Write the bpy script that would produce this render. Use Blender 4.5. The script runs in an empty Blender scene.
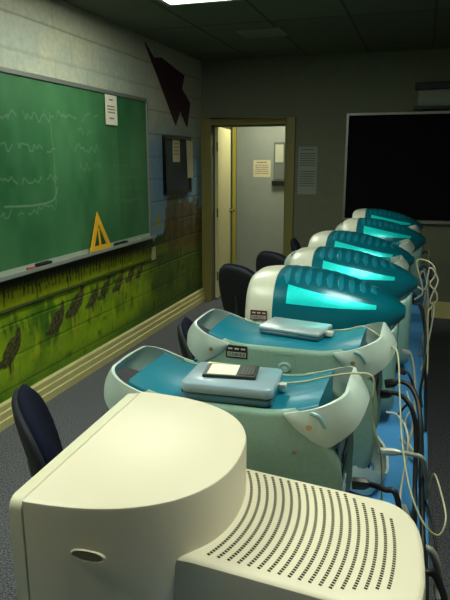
import bpy, math, random
import numpy as np
from mathutils import Vector, Matrix
random.seed(7); rng = np.random.default_rng(7)
S = bpy.context.scene
C = S.collection
PI = math.pi

# ------------------------------------------------------------------ materials
def lin(c):
    return tuple(((x/255)/12.92 if x/255 <= .04045 else ((x/255+.055)/1.055)**2.4) for x in c)
MATS = {}
def mat(name, rgb, rough=.5, metal=0., coat=0., noise=0., nscale=40., bump=0., bscale=200., trans=0., sss=0., attr=None, emit=None, spec=.5, alpha=1., coat_r=.08):
    m = bpy.data.materials.new(name); m.use_nodes = True
    nt = m.node_tree; b = nt.nodes['Principled BSDF']
    col = (*lin(rgb), 1)
    b.inputs['Base Color'].default_value = col
    b.inputs['Roughness'].default_value = rough
    b.inputs['Metallic'].default_value = metal
    b.inputs['Coat Weight'].default_value = coat
    b.inputs['Coat Roughness'].default_value = coat_r
    b.inputs['Transmission Weight'].default_value = trans
    b.inputs['Specular IOR Level'].default_value = spec
    b.inputs['Alpha'].default_value = alpha
    if emit:
        b.inputs['Emission Color'].default_value = (*emit[0], 1)
        b.inputs['Emission Strength'].default_value = emit[1]
    tc = nt.nodes.new('ShaderNodeTexCoord')
    if attr:
        a = nt.nodes.new('ShaderNodeVertexColor'); a.layer_name = attr
        src = a.outputs['Color']
    else:
        src = None
    if noise > 0:
        n = nt.nodes.new('ShaderNodeTexNoise'); n.inputs['Scale'].default_value = nscale; n.inputs['Detail'].default_value = 4
        nt.links.new(tc.outputs['Object'], n.inputs['Vector'])
        mr = nt.nodes.new('ShaderNodeMapRange')
        mr.inputs['From Min'].default_value = .3; mr.inputs['From Max'].default_value = .7
        mr.inputs['To Min'].default_value = 1-noise; mr.inputs['To Max'].default_value = 1+noise
        nt.links.new(n.outputs['Fac'], mr.inputs['Value'])
        mx = nt.nodes.new('ShaderNodeMix'); mx.data_type = 'RGBA'; mx.blend_type = 'MULTIPLY'; mx.inputs[0].default_value = 1
        if src: nt.links.new(src, mx.inputs[6])
        else: mx.inputs[6].default_value = col
        nt.links.new(mr.outputs['Result'], mx.inputs[7])
        src = mx.outputs[2]
    if src: nt.links.new(src, b.inputs['Base Color'])
    if bump > 0:
        n2 = nt.nodes.new('ShaderNodeTexNoise'); n2.inputs['Scale'].default_value = bscale; n2.inputs['Detail'].default_value = 3
        nt.links.new(tc.outputs['Object'], n2.inputs['Vector'])
        bp = nt.nodes.new('ShaderNodeBump'); bp.inputs['Strength'].default_value = bump; bp.inputs['Distance'].default_value = .004
        nt.links.new(n2.outputs['Fac'], bp.inputs['Height']); nt.links.new(bp.outputs['Normal'], b.inputs['Normal'])
    MATS[name] = m
    return m

M_beige = mat('beige_plastic', (226, 216, 192), .42, bump=.06, bscale=1200)
M_beige2 = mat('beige_bezel_plastic', (222, 216, 188), .42, bump=.12, bscale=900)
M_slot = mat('vent_dark', (30, 27, 18), .8)
M_groove = mat('groove_beige', (138, 130, 102), .7)
M_side = mat('tower_side_plastic', (126, 156, 140), .32, coat=.3, noise=.05, nscale=120, coat_r=.2)
M_top = mat('tower_teal_plastic', (0, 114, 136), .42, coat=.08, noise=.06, nscale=200)
M_clear = mat('frosted_handle_plastic', (214, 230, 220), .35, coat=.25, trans=.25, noise=.03, nscale=30, coat_r=.2)
M_corner = mat('corner_inset_plastic', (150, 186, 182), .25, coat=.4)
M_slotmark = mat('slot_teal', (140, 176, 174), .3)
M_rear = mat('tower_rear_blue', (14, 62, 92), .3, coat=.4)
M_shell = mat('display_teal_shell', (0, 106, 124), .28, metal=.2, coat=.6, noise=.05, nscale=150, coat_r=.18)
M_rib = mat('display_vent_teal', (14, 120, 142), .35, coat=.2)
M_shield_glare = mat('display_shield_glare', (10, 246, 246), .36, metal=.35, coat=.25, noise=.12, nscale=420)  # shield tint brightened to stand in for reflected lamp light
M_bezel = mat('display_white_bezel', (214, 214, 196), .35, coat=.25, noise=.02, nscale=50, coat_r=.2)
M_lower = mat('display_pale_shell', (128, 168, 160), .35, coat=.2)
M_screen = mat('screen_glass', (14, 18, 18), .12)
M_stk_blk = mat('sticker_black', (26, 22, 26), .5)
M_stk_red = mat('sticker_maroon', (84, 26, 30), .5)
M_stk_wht = mat('sticker_white', (214, 208, 196), .5)
M_copper = mat('screw_metal', (186, 150, 112), .35, metal=.7)
M_silver = mat('silver_plastic', (176, 192, 196), .3, metal=.2, coat=.3)
M_drive = mat('drive_teal_grey', (150, 172, 184), .3, coat=.4)
M_drive2 = mat('drive_lower_teal', (58, 104, 118), .3, coat=.4)
M_black = mat('black_plastic', (20, 20, 20), .4)
M_card = mat('card_dark_green', (34, 44, 36), .4)
M_paper = mat('paper_white', (232, 228, 208), .8, noise=.03, nscale=30)
M_paper_cream = mat('paper_cream', (226, 214, 176), .8)
M_paper_dim = mat('paper_grey', (120, 124, 112), .8)
M_ink = mat('ink_red_brown', (150, 84, 66), .8)
M_inkk = mat('ink_dark', (92, 92, 80), .8)
M_inkw = mat('ink_pale', (158, 160, 150), .8)
M_fabric = mat('chair_navy_fabric', (24, 28, 46), .95, noise=.25, nscale=350, bump=.3, bscale=600, spec=.1)
M_shellblk = mat('chair_black_shell', (18, 20, 32), .7)
M_steel = mat('chair_steel', (70, 72, 76), .35, metal=.8)
M_table = mat('table_blue_top', (76, 148, 208), .45, noise=.07, nscale=12)
M_tleg = mat('table_leg_metal', (60, 60, 62), .4, metal=.6)
M_frame = mat('olive_yellow_door_paint', (138, 130, 70), .5, noise=.05, nscale=8)
M_door = mat('cream_door_paint', (226, 218, 160), .5)
M_gdoor = mat('grey_door_paint', (158, 164, 152), .5, noise=.05, nscale=6)
M_hall = mat('hall_wall_paint', (170, 176, 160), .7)
M_trimy = mat('yellow_trim_paint', (196, 184, 84), .5)
M_brass = mat('brass_knob', (196, 178, 120), .25, metal=.9)
M_backwall = mat('back_wall_paint', (122, 124, 104), .85, noise=.05, nscale=14, bump=.2, bscale=60)
M_rearwall = mat('plain_wall_paint', (150, 150, 130), .85)
M_base = mat('baseboard_cream_paint', (224, 214, 148), .5, noise=.05, nscale=10)
M_alu = mat('aluminium_trim', (150, 152, 146), .4, metal=.5)
M_tray = mat('chalk_tray_dusty_metal', (168, 176, 166), .5, metal=.3)
M_blackbd = mat('blackboard_slate', (10, 13, 14), .8, noise=.15, nscale=5, spec=.12)
M_bullframe = mat('bulletin_black_frame', (16, 16, 18), .5)
M_bullcork = mat('bulletin_grey_panel', (74, 80, 82), .9, noise=.1, nscale=60)
M_maroon = mat('maroon_card', (58, 26, 36), .7)
M_yellow = mat('set_square_wood', (226, 172, 40), .5, noise=.05, nscale=20)
M_red = mat('red_cap', (170, 40, 34), .5)
M_switch = mat('switch_ivory', (206, 200, 160), .5)
M_lampframe = mat('lamp_frame', (180, 180, 170), .5)
M_lamp = mat('lamp_diffuser', (240, 240, 230), .6, emit=((.91, 1., .83), 15.))
M_lamphall = mat('hall_lamp_diffuser', (240, 240, 230), .6, emit=((1., 1., .78), 26.))
M_lampoff = mat('lamp_off_diffuser', (128, 132, 116), .5)
M_cgrey = mat('cable_grey', (150, 152, 140), .5)
M_cwhite = mat('cable_white', (206, 208, 196), .5)
M_cbeige = mat('cable_beige', (176, 176, 138), .5)
M_cblack = mat('cable_black', (16, 17, 18), .5)
M_cteal = mat('cable_clear_teal', (110, 150, 146), .4)
M_conduit = mat('painted_ledge', (62, 78, 24), .6, noise=.2, nscale=20)
M_plugm = mat('plug_metal', (190, 192, 186), .35, metal=.6)
M_boxgrey = mat('holder_grey', (104, 112, 108), .5)
M_casegrey = mat('screen_case_grey', (152, 156, 146), .6)
M_holderpale = mat('holder_pale', (196, 198, 172), .5)

def carpet():
    m = mat('carpet_grey_blue', (62, 66, 76), .98, spec=.05)
    nt = m.node_tree; b = nt.nodes['Principled BSDF']; tc = nt.nodes.new('ShaderNodeTexCoord')
    n = nt.nodes.new('ShaderNodeTexNoise'); n.inputs['Scale'].default_value = 130; n.inputs['Detail'].default_value = 6
    r = nt.nodes.new('ShaderNodeValToRGB'); r.color_ramp.elements[0].position = .36; r.color_ramp.elements[1].position = .66
    r.color_ramp.elements[0].color = (*lin((60, 64, 78)), 1); r.color_ramp.elements[1].color = (*lin((140, 138, 142)), 1)
    nt.links.new(tc.outputs['Object'], n.inputs['Vector']); nt.links.new(n.outputs['Fac'], r.inputs['Fac']); nt.links.new(r.outputs['Color'], b.inputs['Base Color'])
    bp = nt.nodes.new('ShaderNodeBump'); bp.inputs['Strength'].default_value = .5
    nt.links.new(n.outputs['Fac'], bp.inputs['Height']); nt.links.new(bp.outputs['Normal'], b.inputs['Normal'])
    return m
M_carpet = carpet()
def ceil_mat():
    m = mat('ceiling_tile', (128, 132, 112), .9)
    nt = m.node_tree; b = nt.nodes['Principled BSDF']; tc = nt.nodes.new('ShaderNodeTexCoord')
    br = nt.nodes.new('ShaderNodeTexBrick'); br.offset = 0; br.squash = 1
    br.inputs['Scale'].default_value = 1; br.inputs['Brick Width'].default_value = .6; br.inputs['Row Height'].default_value = 1.2
    br.inputs['Mortar Size'].default_value = .012
    br.inputs['Color1'].default_value = (*lin((104, 110, 90)), 1); br.inputs['Color2'].default_value = (*lin((92, 98, 80)), 1)
    br.inputs['Mortar'].default_value = (*lin((70, 76, 60)), 1)
    nt.links.new(tc.outputs['Object'], br.inputs['Vector']); nt.links.new(br.outputs['Color'], b.inputs['Base Color'])
    return m
M_ceil = ceil_mat()

# ------------------------------------------------------------------ mesh helpers
class MB:
    def __init__(s): s.v = []; s.f = []
    def add(s, vs, fs):
        o = len(s.v); s.v += [tuple(v) for v in vs]; s.f += [tuple(i+o for i in f) for f in fs]; return s
    def box(s, x0, x1, y0, y1, z0, z1, M=None):
        vs = [(x, y, z) for z in (z0, z1) for y in (y0, y1) for x in (x0, x1)]
        if M is not None: vs = [M @ Vector(v) for v in vs]
        return s.add(vs, [(0, 2, 3, 1), (4, 5, 7, 6), (0, 1, 5, 4), (2, 6, 7, 3), (0, 4, 6, 2), (1, 3, 7, 5)])
    def grid(s, P, closed_v=False, cap=False):
        """P: array n x m x 3; faces between successive rows"""
        P = np.asarray(P); n, m = P.shape[:2]; vs = P.reshape(-1, 3).tolist(); fs = []
        for i in range(n-1):
            for j in range(m if closed_v else m-1):
                k = (j+1) % m
                fs.append((i*m+j, i*m+k, (i+1)*m+k, (i+1)*m+j))
        if cap:
            fs.append(tuple(range(m-1, -1, -1))); fs.append(tuple((n-1)*m+j for j in range(m)))
        return s.add(vs, fs)
    def prism(s, poly, z0, z1, axis='z'):
        n = len(poly)
        def q(p, h): return {'z': (p[0], p[1], h), 'y': (p[0], h, p[1]), 'x': (h, p[0], p[1])}[axis]
        return s.add([q(p, z0) for p in poly]+[q(p, z1) for p in poly],
                     [tuple(range(n-1, -1, -1)), tuple(range(n, 2*n))]+[(i, (i+1) % n, n+(i+1) % n, n+i) for i in range(n)])
    def tube(s, pts, r, seg=8, cap=True):
        pts = [Vector(p) for p in pts]; n = len(pts); rows = []
        up = Vector((0, 0, 1)); prev = None
        for i, p in enumerate(pts):
            t = (pts[min(i+1, n-1)]-pts[max(i-1, 0)]).normalized()
            a = prev if prev is not None else (up if abs(t.z) < .9 else Vector((1, 0, 0)))
            a = (a-t*a.dot(t)).normalized(); b = t.cross(a); prev = a
            rr = r[i] if isinstance(r, (list, tuple)) else r
            rows.append([p+(a*math.cos(2*PI*k/seg)+b*math.sin(2*PI*k/seg))*rr for k in range(seg)])
        return s.grid([[tuple(q) for q in row] for row in rows], True, cap)
    def lathe(s, prof, axis='z', c=(0, 0, 0), seg=24):
        rows = []
        for (r, h) in prof:
            row = []
            for k in range(seg):
                a = 2*PI*k/seg; p, q = r*math.cos(a), r*math.sin(a)
                row.append({'z': (c[0]+p, c[1]+q, c[2]+h), 'y': (c[0]+p, c[1]+h, c[2]+q), 'x': (c[0]+h, c[1]+p, c[2]+q)}[axis])
            rows.append(row)
        return s.grid(rows, True, True)
    def build(s, name, m, parent=None, smooth=False, bevel=0., seg=2, angle=40):
        me = bpy.data.meshes.new(name); me.from_pydata(s.v, [], s.f); me.validate(); me.update()
        import bmesh
        bm = bmesh.new(); bm.from_mesh(me); bmesh.ops.remove_doubles(bm, verts=bm.verts, dist=1e-6)
        bmesh.ops.recalc_face_normals(bm, faces=bm.faces); bm.to_mesh(me); bm.free()
        me.materials.append(m)
        o = bpy.data.objects.new(name, me); C.objects.link(o)
        if parent: o.parent = parent
        if smooth or bevel:
            me.polygons.foreach_set('use_smooth', [True]*len(me.polygons))
        if bevel:
            b = o.modifiers.new('Bevel', 'BEVEL'); b.width = bevel; b.segments = seg; b.limit_method = 'ANGLE'; b.angle_limit = math.radians(35)
            b.harden_normals = True
        elif smooth:
            me.set_sharp_from_angle(angle=math.radians(angle))
        return o

def tag(o, label, cat, group=None, kind=None):
    o['label'] = label; o['category'] = cat
    if group: o['group'] = group
    if kind: o['kind'] = kind
    return o
def struct(o, label=None, cat=None):
    o['kind'] = 'structure'
    if label: o['label'] = label
    if cat: o['category'] = cat
    return o
def thing(name, loc, label, cat, group=None, rz=0.):
    o = bpy.data.objects.new(name, None); C.objects.link(o); o.empty_display_size = .05
    o.location = loc; o.rotation_euler = (0, 0, rz)
    return tag(o, label, cat, group)
def copy_tree(o, parent=None):
    c = o.copy(); C.objects.link(c)
    if parent: c.parent = parent
    for ch in list(o.children): copy_tree(ch, c)
    return c
def spline(pts, n=10):
    P = [Vector(p) for p in pts]; P = [P[0]*2-P[1]]+P+[P[-1]*2-P[-2]]; out = []
    for i in range(1, len(P)-2):
        for k in range(n):
            t = k/n
            out.append(.5*((2*P[i])+(P[i+1]-P[i-1])*t+(2*P[i-1]-5*P[i]+4*P[i+1]-P[i+2])*t*t+(3*P[i]-P[i-1]-3*P[i+1]+P[i+2])*t**3))
    out.append(P[-2]); return out

# ------------------------------------------------------------------ room
XL, YB, XR, YN, ZC = -2.36, 6.44, 3.2, -2.6, 2.63
DX0, DX1, DZ = -2.25, -1.41, 1.965           # door opening in the back wall
struct(MB().box(XL-.12, XR+.12, YN-.12, 9.0, -.1, 0).build('floor', M_carpet))
struct(MB().box(XL-.12, XR+.12, YN-.12, YB+.12, ZC, ZC+.1).build('ceiling', M_ceil))
w = MB()
w.box(XL-.12, DX0, YB, YB+.12, 0, ZC); w.box(DX1, XR+.12, YB, YB+.12, 0, ZC); w.box(DX0, DX1, YB, YB+.12, DZ, ZC)
struct(w.build('wall_back', M_backwall))
struct(MB().box(XR, XR+.12, YN-.12, YB, 0, ZC).build('wall_right', M_rearwall))
struct(MB().box(XL, XR, YN-.12, YN, 0, ZC).build('wall_front', M_rearwall))

# painted block wall with the mural
def left_wall():
    ys = np.concatenate([np.linspace(YN, 2.3, 40), np.arange(2.312, YB, .0115), [YB]])
    zs = np.concatenate([np.arange(0, ZC, .0115), [ZC]])
    Y, Z = np.meshgrid(ys, zs, indexing='ij')
    def vn(sy, sz, seed):                      # smooth value noise
        r = np.random.default_rng(seed); G = r.random((80, 80))
        a = (Y-YN)*sy % 78; b = (Z+1)*sz % 78
        i = a.astype(int); j = b.astype(int); fa = a-i; fb = b-j
        fa = fa*fa*(3-2*fa); fb = fb*fb*(3-2*fb)
        return (G[i, j]*(1-fa)+G[i+1, j]*fa)*(1-fb)+(G[i, j+1]*(1-fa)+G[i+1, j+1]*fa)*fb
    n1 = vn(2, 2, 1)*.6+vn(7, 7, 2)*.4; n2 = vn(14, 5, 3); n3 = vn(22, 22, 4); n4 = vn(33, 9, 5)
    L = lambda c: np.array(lin(c))[None, None, :]
    mix = lambda A, B, t: A*(1-t[..., None])+B*t[..., None]
    sm = lambda a, b, x: np.clip((x-a)/(b-a), 0, 1)**2*(3-2*np.clip((x-a)/(b-a), 0, 1))
    col = np.broadcast_to(L((196, 194, 170)), Y.shape+(3,)).copy()
    col = mix(col, L((150, 172, 172)), .35*sm(.45, .7, n1)*sm(2.55, 2.3, Z))
    # blue sky beside the board
    sky = sm(4.7, 5.15, Y)*sm(2.05, 1.6, Z+.25*(n1-.5)); col = mix(col, L((118, 150, 172)), sky)
    # grass
    top = .95-.0*Y+.0*n1
    top = np.where(Y > 5.0, .98+.10*np.sin(Y*7)+.10*(n2-.5), 1.0)
    g = mix(L((70, 118, 10)), L((172, 206, 18)), np.clip(n1*1.7-.32, 0, 1))
    g = mix(g, L((30, 66, 14)), .75*sm(.58, .86, n2*.5+n3*.5))
    g = mix(g, L((210, 216, 40)), .5*sm(.62, .9, n4)*sm(.25, .4, Z)*sm(.9, .6, Z))
    g = mix(g, L((48, 104, 26)), .6*sm(.32, .16, Z))
    band = sm(.70, .73, Z)*sm(.90, .80, Z); g = mix(g, L((190, 200, 16)), .75*band)
    g = mix(g, L((20, 24, 8)), .96*sm(.785, .85, Z))  # dark green strip with the shadow below the tray painted in
    # grass spikes hanging in the dark strip under the tray
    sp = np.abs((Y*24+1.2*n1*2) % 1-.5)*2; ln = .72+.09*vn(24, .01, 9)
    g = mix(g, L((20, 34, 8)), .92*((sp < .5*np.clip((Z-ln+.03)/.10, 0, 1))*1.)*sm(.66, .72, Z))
    # low grass blades at left
    sp2 = np.abs((Y*17+Z*3) % 1-.5)*2
    g = mix(g, L((36, 66, 10)), .7*((sp2 < .25)*1.)*sm(.66, .60, Z)*sm(.52, .56, Z)*sm(3.35, 3.2, Y))
    far = sm(4.5, 5.3, Y); g = mix(g, L((48, 66, 22)), .72*far)
    col = mix(col, g, sm(.012, -.012, Z-top))
    # brown bushes and a small hill on the sky
    def blob(cy, cz, ry, rz, pw=2): return 1-(np.abs((Y-cy)/ry)**pw+np.abs((Z-cz)/rz)**pw)+.9*(n3-.5)+.5*(n2-.5)
    for cy, cz, ry, rz in ((5.55, .95, .18, .30), (5.72, 1.0, .12, .26), (5.92, .95, .22, .30), (6.2, .9, .3, .28)):
        col = mix(col, mix(L((66, 58, 22)), L((112, 92, 30)), n3), .85*sm(-.1, .25, blob(cy, cz, ry, rz)))
    for cy, h in ((5.84, 1.26), (5.62, 1.22), (6.08, 1.2)):
        col = mix(col, L((72, 64, 26)), .8*((np.abs(Y-cy) < .05*(1-np.clip((Z-.9)/(h-.9), 0, 1))) & (Z > .8) & (Z < h)))
    col = mix(col, L((150, 156, 40)), .8*((np.abs(Y-5.22) < .10*(1-np.clip((Z-.98)/.16, 0, 1))) & (Z > .98) & (Z < 1.14)))
    # the row of speckled ground birds
    for cy, cz, s in ((2.97, .44, 1.), (3.48, .505, .95), (3.74, .575, 1.05), (3.98, .56, .8), (4.16, .585, .8), (4.40, .60, .8), (4.62, .63, .7), (4.80, .62, .6)):
        dy = (Y-cy)/s; dz = (Z-cz)/s
        u = dy*.80+dz*.60; v = -dy*.60+dz*.80
        body = 1-((u/.115)**2+(v/.062)**2)+.5*(n3-.5)
        head = 1-(((dy-.085)/.026)**2+((dz-.105)/.034)**2)
        neck = 1-(((dy-.078)/.026)**2+((dz-.065)/.055)**2)
        tail = 1-(((dy+.10)/.055)**2+((dz+.055)/.028)**2)
        m_ = np.maximum.reduce([body, head, neck, tail])
        legs = ((np.abs(dy+.01-.012*np.sign(dy)) < .008) & (dz < -.03) & (dz > -.13))
        spk = np.clip(rng.random(Y.shape)*1.5-.6, 0, 1)
        bird = mix(L((40, 32, 20)), L((128, 116, 78)), spk)
        col = mix(col, bird, .92*sm(-.12, .2, m_)); col = mix(col, L((40, 40, 16)), .7*legs)
        col = mix(col, L((176, 180, 44)), .35*sm(0, .5, 1-((dy-.02)/.05)**2-((dz+.17)/.07)**2))
    # block joints
    row = np.floor(Z/.2033); zj = np.abs((Z/.2033) % 1-.5); yj = np.abs(((Y+.2*(row % 2))/.405) % 1-.5)
    j = np.maximum(sm(.455, .495, zj), .3*sm(.478, .497, yj))
    col = col*(1-.38*j[..., None])
    X = XL-.004*j
    X = np.where((Y <= YN+.001) | (Y >= YB-.001), XL, X)
    P = np.stack([X, Y, Z], -1); n, m = Y.shape
    I = np.arange(n*m).reshape(n, m)
    F = np.stack([I[:-1, :-1], I[1:, :-1], I[1:, 1:], I[:-1, 1:]], -1).reshape(-1, 4)
    V = P.reshape(-1, 3)
    # give the wall its thickness
    k = n*m
    V = np.vstack([V, [(XL-.12, YN, 0), (XL-.12, YB, 0), (XL-.12, YB, ZC), (XL-.12, YN, ZC)]])
    me = bpy.data.meshes.new('wall_left')
    me.from_pydata(V.tolist(), [], F.tolist()+[[k, k+3, k+2, k+1]]); me.update()
    at = me.color_attributes.new('Paint', 'FLOAT_COLOR', 'POINT')
    cc = np.ones((len(V), 4), np.float32); cc[:k, :3] = np.clip(col.reshape(-1, 3), 0, 1)
    at.data.foreach_set('color', cc.ravel())
    me.materials.append(mat('painted_block_wall', (200, 200, 200), .6, attr='Paint', noise=.10, nscale=25, bump=.25, bscale=120))
    o = bpy.data.objects.new('wall_left', me); C.objects.link(o); struct(o)
left_wall()

# stepped cream baseboard
bb = MB()
bb.prism([(XL, 0), (XL+.035, 0), (XL+.035, .05), (XL+.028, .056), (XL+.028, .098), (XL+.020, .104), (XL+.020, .14), (XL+.008, .152), (XL, .152)], YN, YB, 'y')
struct(bb.build('baseboard_left', M_base))
bb = MB(); bb.box(DX1+.10, XR, YB-.018, YB, 0, .17)
struct(bb.build('baseboard_back', M_base))
struct(MB().tube([(XL+.006, YN+.1, .705), (XL+.006, 5.02, .705)], .013, 8).build('trim_1', M_conduit, smooth=True))

# doorway casing
fr = MB()
fr.box(DX0-.11, DX0, YB-.03, YB+.14, 0, DZ+.07); fr.box(DX1, DX1+.10, YB-.03, YB+.14, 0, DZ+.07); fr.box(DX0, DX1, YB-.03, YB+.14, DZ, DZ+.07)
struct(fr.build('trim_2', M_frame, bevel=.006))
st = MB(); st.box(DX1-.014, DX1, YB+.06, YB+.09, 0, DZ); st.box(DX0+.06, DX1-.014, YB+.06, YB+.09, DZ-.014, DZ)
struct(st.build('trim_3', M_frame))
# open door leaf, hinged on the left jamb, swung into the hall
d = thing('door_1', (DX0+.026, YB+.10, .012), 'cream door leaf standing open into the hall on the left jamb', 'door', rz=math.radians(97.5)); struct(d)
MB().box(0, .80, -.02, .02, 0, 1.95).build('door_panel', M_door, d, bevel=.004)
k = MB(); k.lathe([(.028, -.001), (.028, .006), (.010, .010), (.010, .03), (.026, .036), (.030, .05), (.022, .062), (.004, .066)], 'y', (.745, -.086, .97))
k = MB(); k.lathe([(.028, 0), (.028, -.006), (.010, -.010), (.010, -.03), (.026, -.036), (.030, -.05), (.022, -.062), (.004, -.066)], 'y', (.745, -.02, .97))
k.build('door_knob', M_brass, d, smooth=True)
hg = MB()
for z in (.22, .95, 1.68): hg.tube([(-.012, -.012, z), (-.012, -.012, z+.1)], .008, 8)
hg.build('hinge', M_brass, d, smooth=True)

# hall beyond the doorway
HY = 8.1
struct(MB().box(-4.0, .5, HY, HY+.1, 0, 2.6).build('wall_hall_back', M_hall))
struct(MB().box(-4.1, -4.0, YB+.12, HY, 0, 2.6).build('wall_hall_left', M_hall))
struct(MB().box(.5, .6, YB+.12, HY, 0, 2.6).build('wall_hall_right', M_hall))
struct(MB().box(-4.1, .6, YB+.12, HY+.1, 2.6, 2.7).build('ceiling_hall', M_hall))
struct(MB().box(-4.1, XL-.12, YB+.12, HY+.1, -.1, 0).build('floor_hall', M_carpet))
struct(MB().box(-4.0, XL-.12, YB, YB+.12, 0, 2.6).build('wall_hall_near', M_hall))
struct(MB().box(-2.51, -2.455, HY-.05, HY, 0, 2.12).build('trim_4', M_trimy, bevel=.005))
struct(MB().box(-2.455, -1.47, HY-.05, HY, 2.06, 2.12).build('trim_5', M_trimy, bevel=.005))
struct(MB().box(-1.47, -1.40, HY-.05, HY, 0, 2.12).build('trim_6', M_trimy, bevel=.005))
d2 = thing('door_2', (-2.452, HY-.045, .01), 'closed grey door at the back of the hall', 'door'); struct(d2)
MB().box(.004, .976, 0, .04, 0, 2.045).build('door_panel', M_gdoor, d2, bevel=.003)

def notice(name, x0, x1, z0, z1, y, label, m, ink, rows, cat='notice', normal='y', th=.0015):
    t = thing(name, ((x0+x1)/2, y, z0) if normal == 'y' else (y, (x0+x1)/2, z0), label, cat)
    hw = (x1-x0)/2; h = z1-z0
    s = MB()
    if normal == 'y': s.box(-hw, hw, -th, 0, 0, h)
    else: s.box(0, th, -hw, hw, 0, h)
    for (z, a, b, hh) in rows:
        xx = a
        while xx < b-.01:
            wl = random.uniform(.05, .16); e = min(xx+wl, b)
            A, B_ = -hw+xx*2*hw, -hw+e*2*hw
            if normal == 'y': s.box(A, B_, -th-.0006, -th, h*z-hh/2, h*z+hh/2)
            else: s.box(th, th+.0006, A, B_, h*z-hh/2, h*z+hh/2)
            xx = e+.03
    o = s.build('sheet', m, t); o.data.materials.append(ink)
    for i, pl in enumerate(o.data.polygons): pl.material_index = 0 if i < 6 else 1
    return t
notice('notice_sheet', -2.21, -1.97, 1.375, 1.60, HY-.0452, 'white printed notice taped to the grey hall door', M_paper_cream, M_inkk,
       [(.86, .2, .8, .014)]+[(z, .12, .88, .009) for z in (.70, .58, .46, .34, .22)])
t = thing('paper_holder', (-1.845, HY-.0452, 1.27), 'narrow grey holder with pale sheets and a black foot on the grey hall door', 'holder')
MB().box(-.075, .075, -.03, 0, .05, .56).build('back_plate', M_boxgrey, t, bevel=.004)
MB().box(-.055, .055, -.036, -.03, .30, .53).build('upper_sheet', M_holderpale, t)
MB().box(-.055, .055, -.036, -.03, .08, .27).build('lower_sheet', M_paper_dim, t)
MB().box(-.095, .095, -.06, 0, 0, .06).build('foot', M_black, t, bevel=.006)
notice('instruction_sheet', -1.275, -1.075, 1.245, 1.735, YB-.0002, 'tall pale typed sheet on the back wall right of the doorway', M_casegrey, M_inkk,
       [(.94, .15, .85, .012)]+[(z, .1, .9, .010) for z in (.86, .81, .76, .71, .66, .61)]+[(z, .1, .9, .010) for z in (.48, .43, .38, .33, .28, .23, .18)])

# black board on the back wall
bx0, bx1, bz0, bz1 = -.785, 1.75, .985, 2.06
t = thing('blackboard', ((bx0+bx1)/2, YB, bz0), 'black board with thin metal frame on the back wall', 'blackboard')
hw = (bx1-bx0)/2; hh = bz1-bz0
MB().box(-hw+.02, hw-.02, -.015, 0, .02, hh-.02).build('writing_surface', M_blackbd, t)
MB().box(-hw, hw, -.025, 0, hh-.022, hh).build('top_rail', M_alu, t)
MB().box(-hw, -hw+.022, -.025, 0, 0, hh-.022).build('side_rail', M_alu, t)
MB().box(hw-.022, hw, -.025, 0, 0, hh-.022).build('side_rail', M_alu, t)
MB().box(-hw+.022, hw-.022, -.07, 0, -.012, .022).build('chalk_ledge', M_alu, t, bevel=.004)
# rolled screen above it
t = thing('projection_screen', (.86, YB, 2.075), 'grey rolled screen case with black rails above the black board', 'screen')
MB().prism([(0, .03), (-.07, .03), (-.085, .05), (-.09, .12), (-.085, .17), (-.07, .185), (0, .185)], -.965, .965, 'x').build('case', M_casegrey, t, bevel=.004)
MB().box(-1.0, 1.0, -.10, 0, .185, .25).build('upper_rail', M_black, t, bevel=.004)
MB().box(-1.0, 1.0, -.10, 0, 0, .03).build('lower_rail', M_black, t, bevel=.004)

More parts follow.
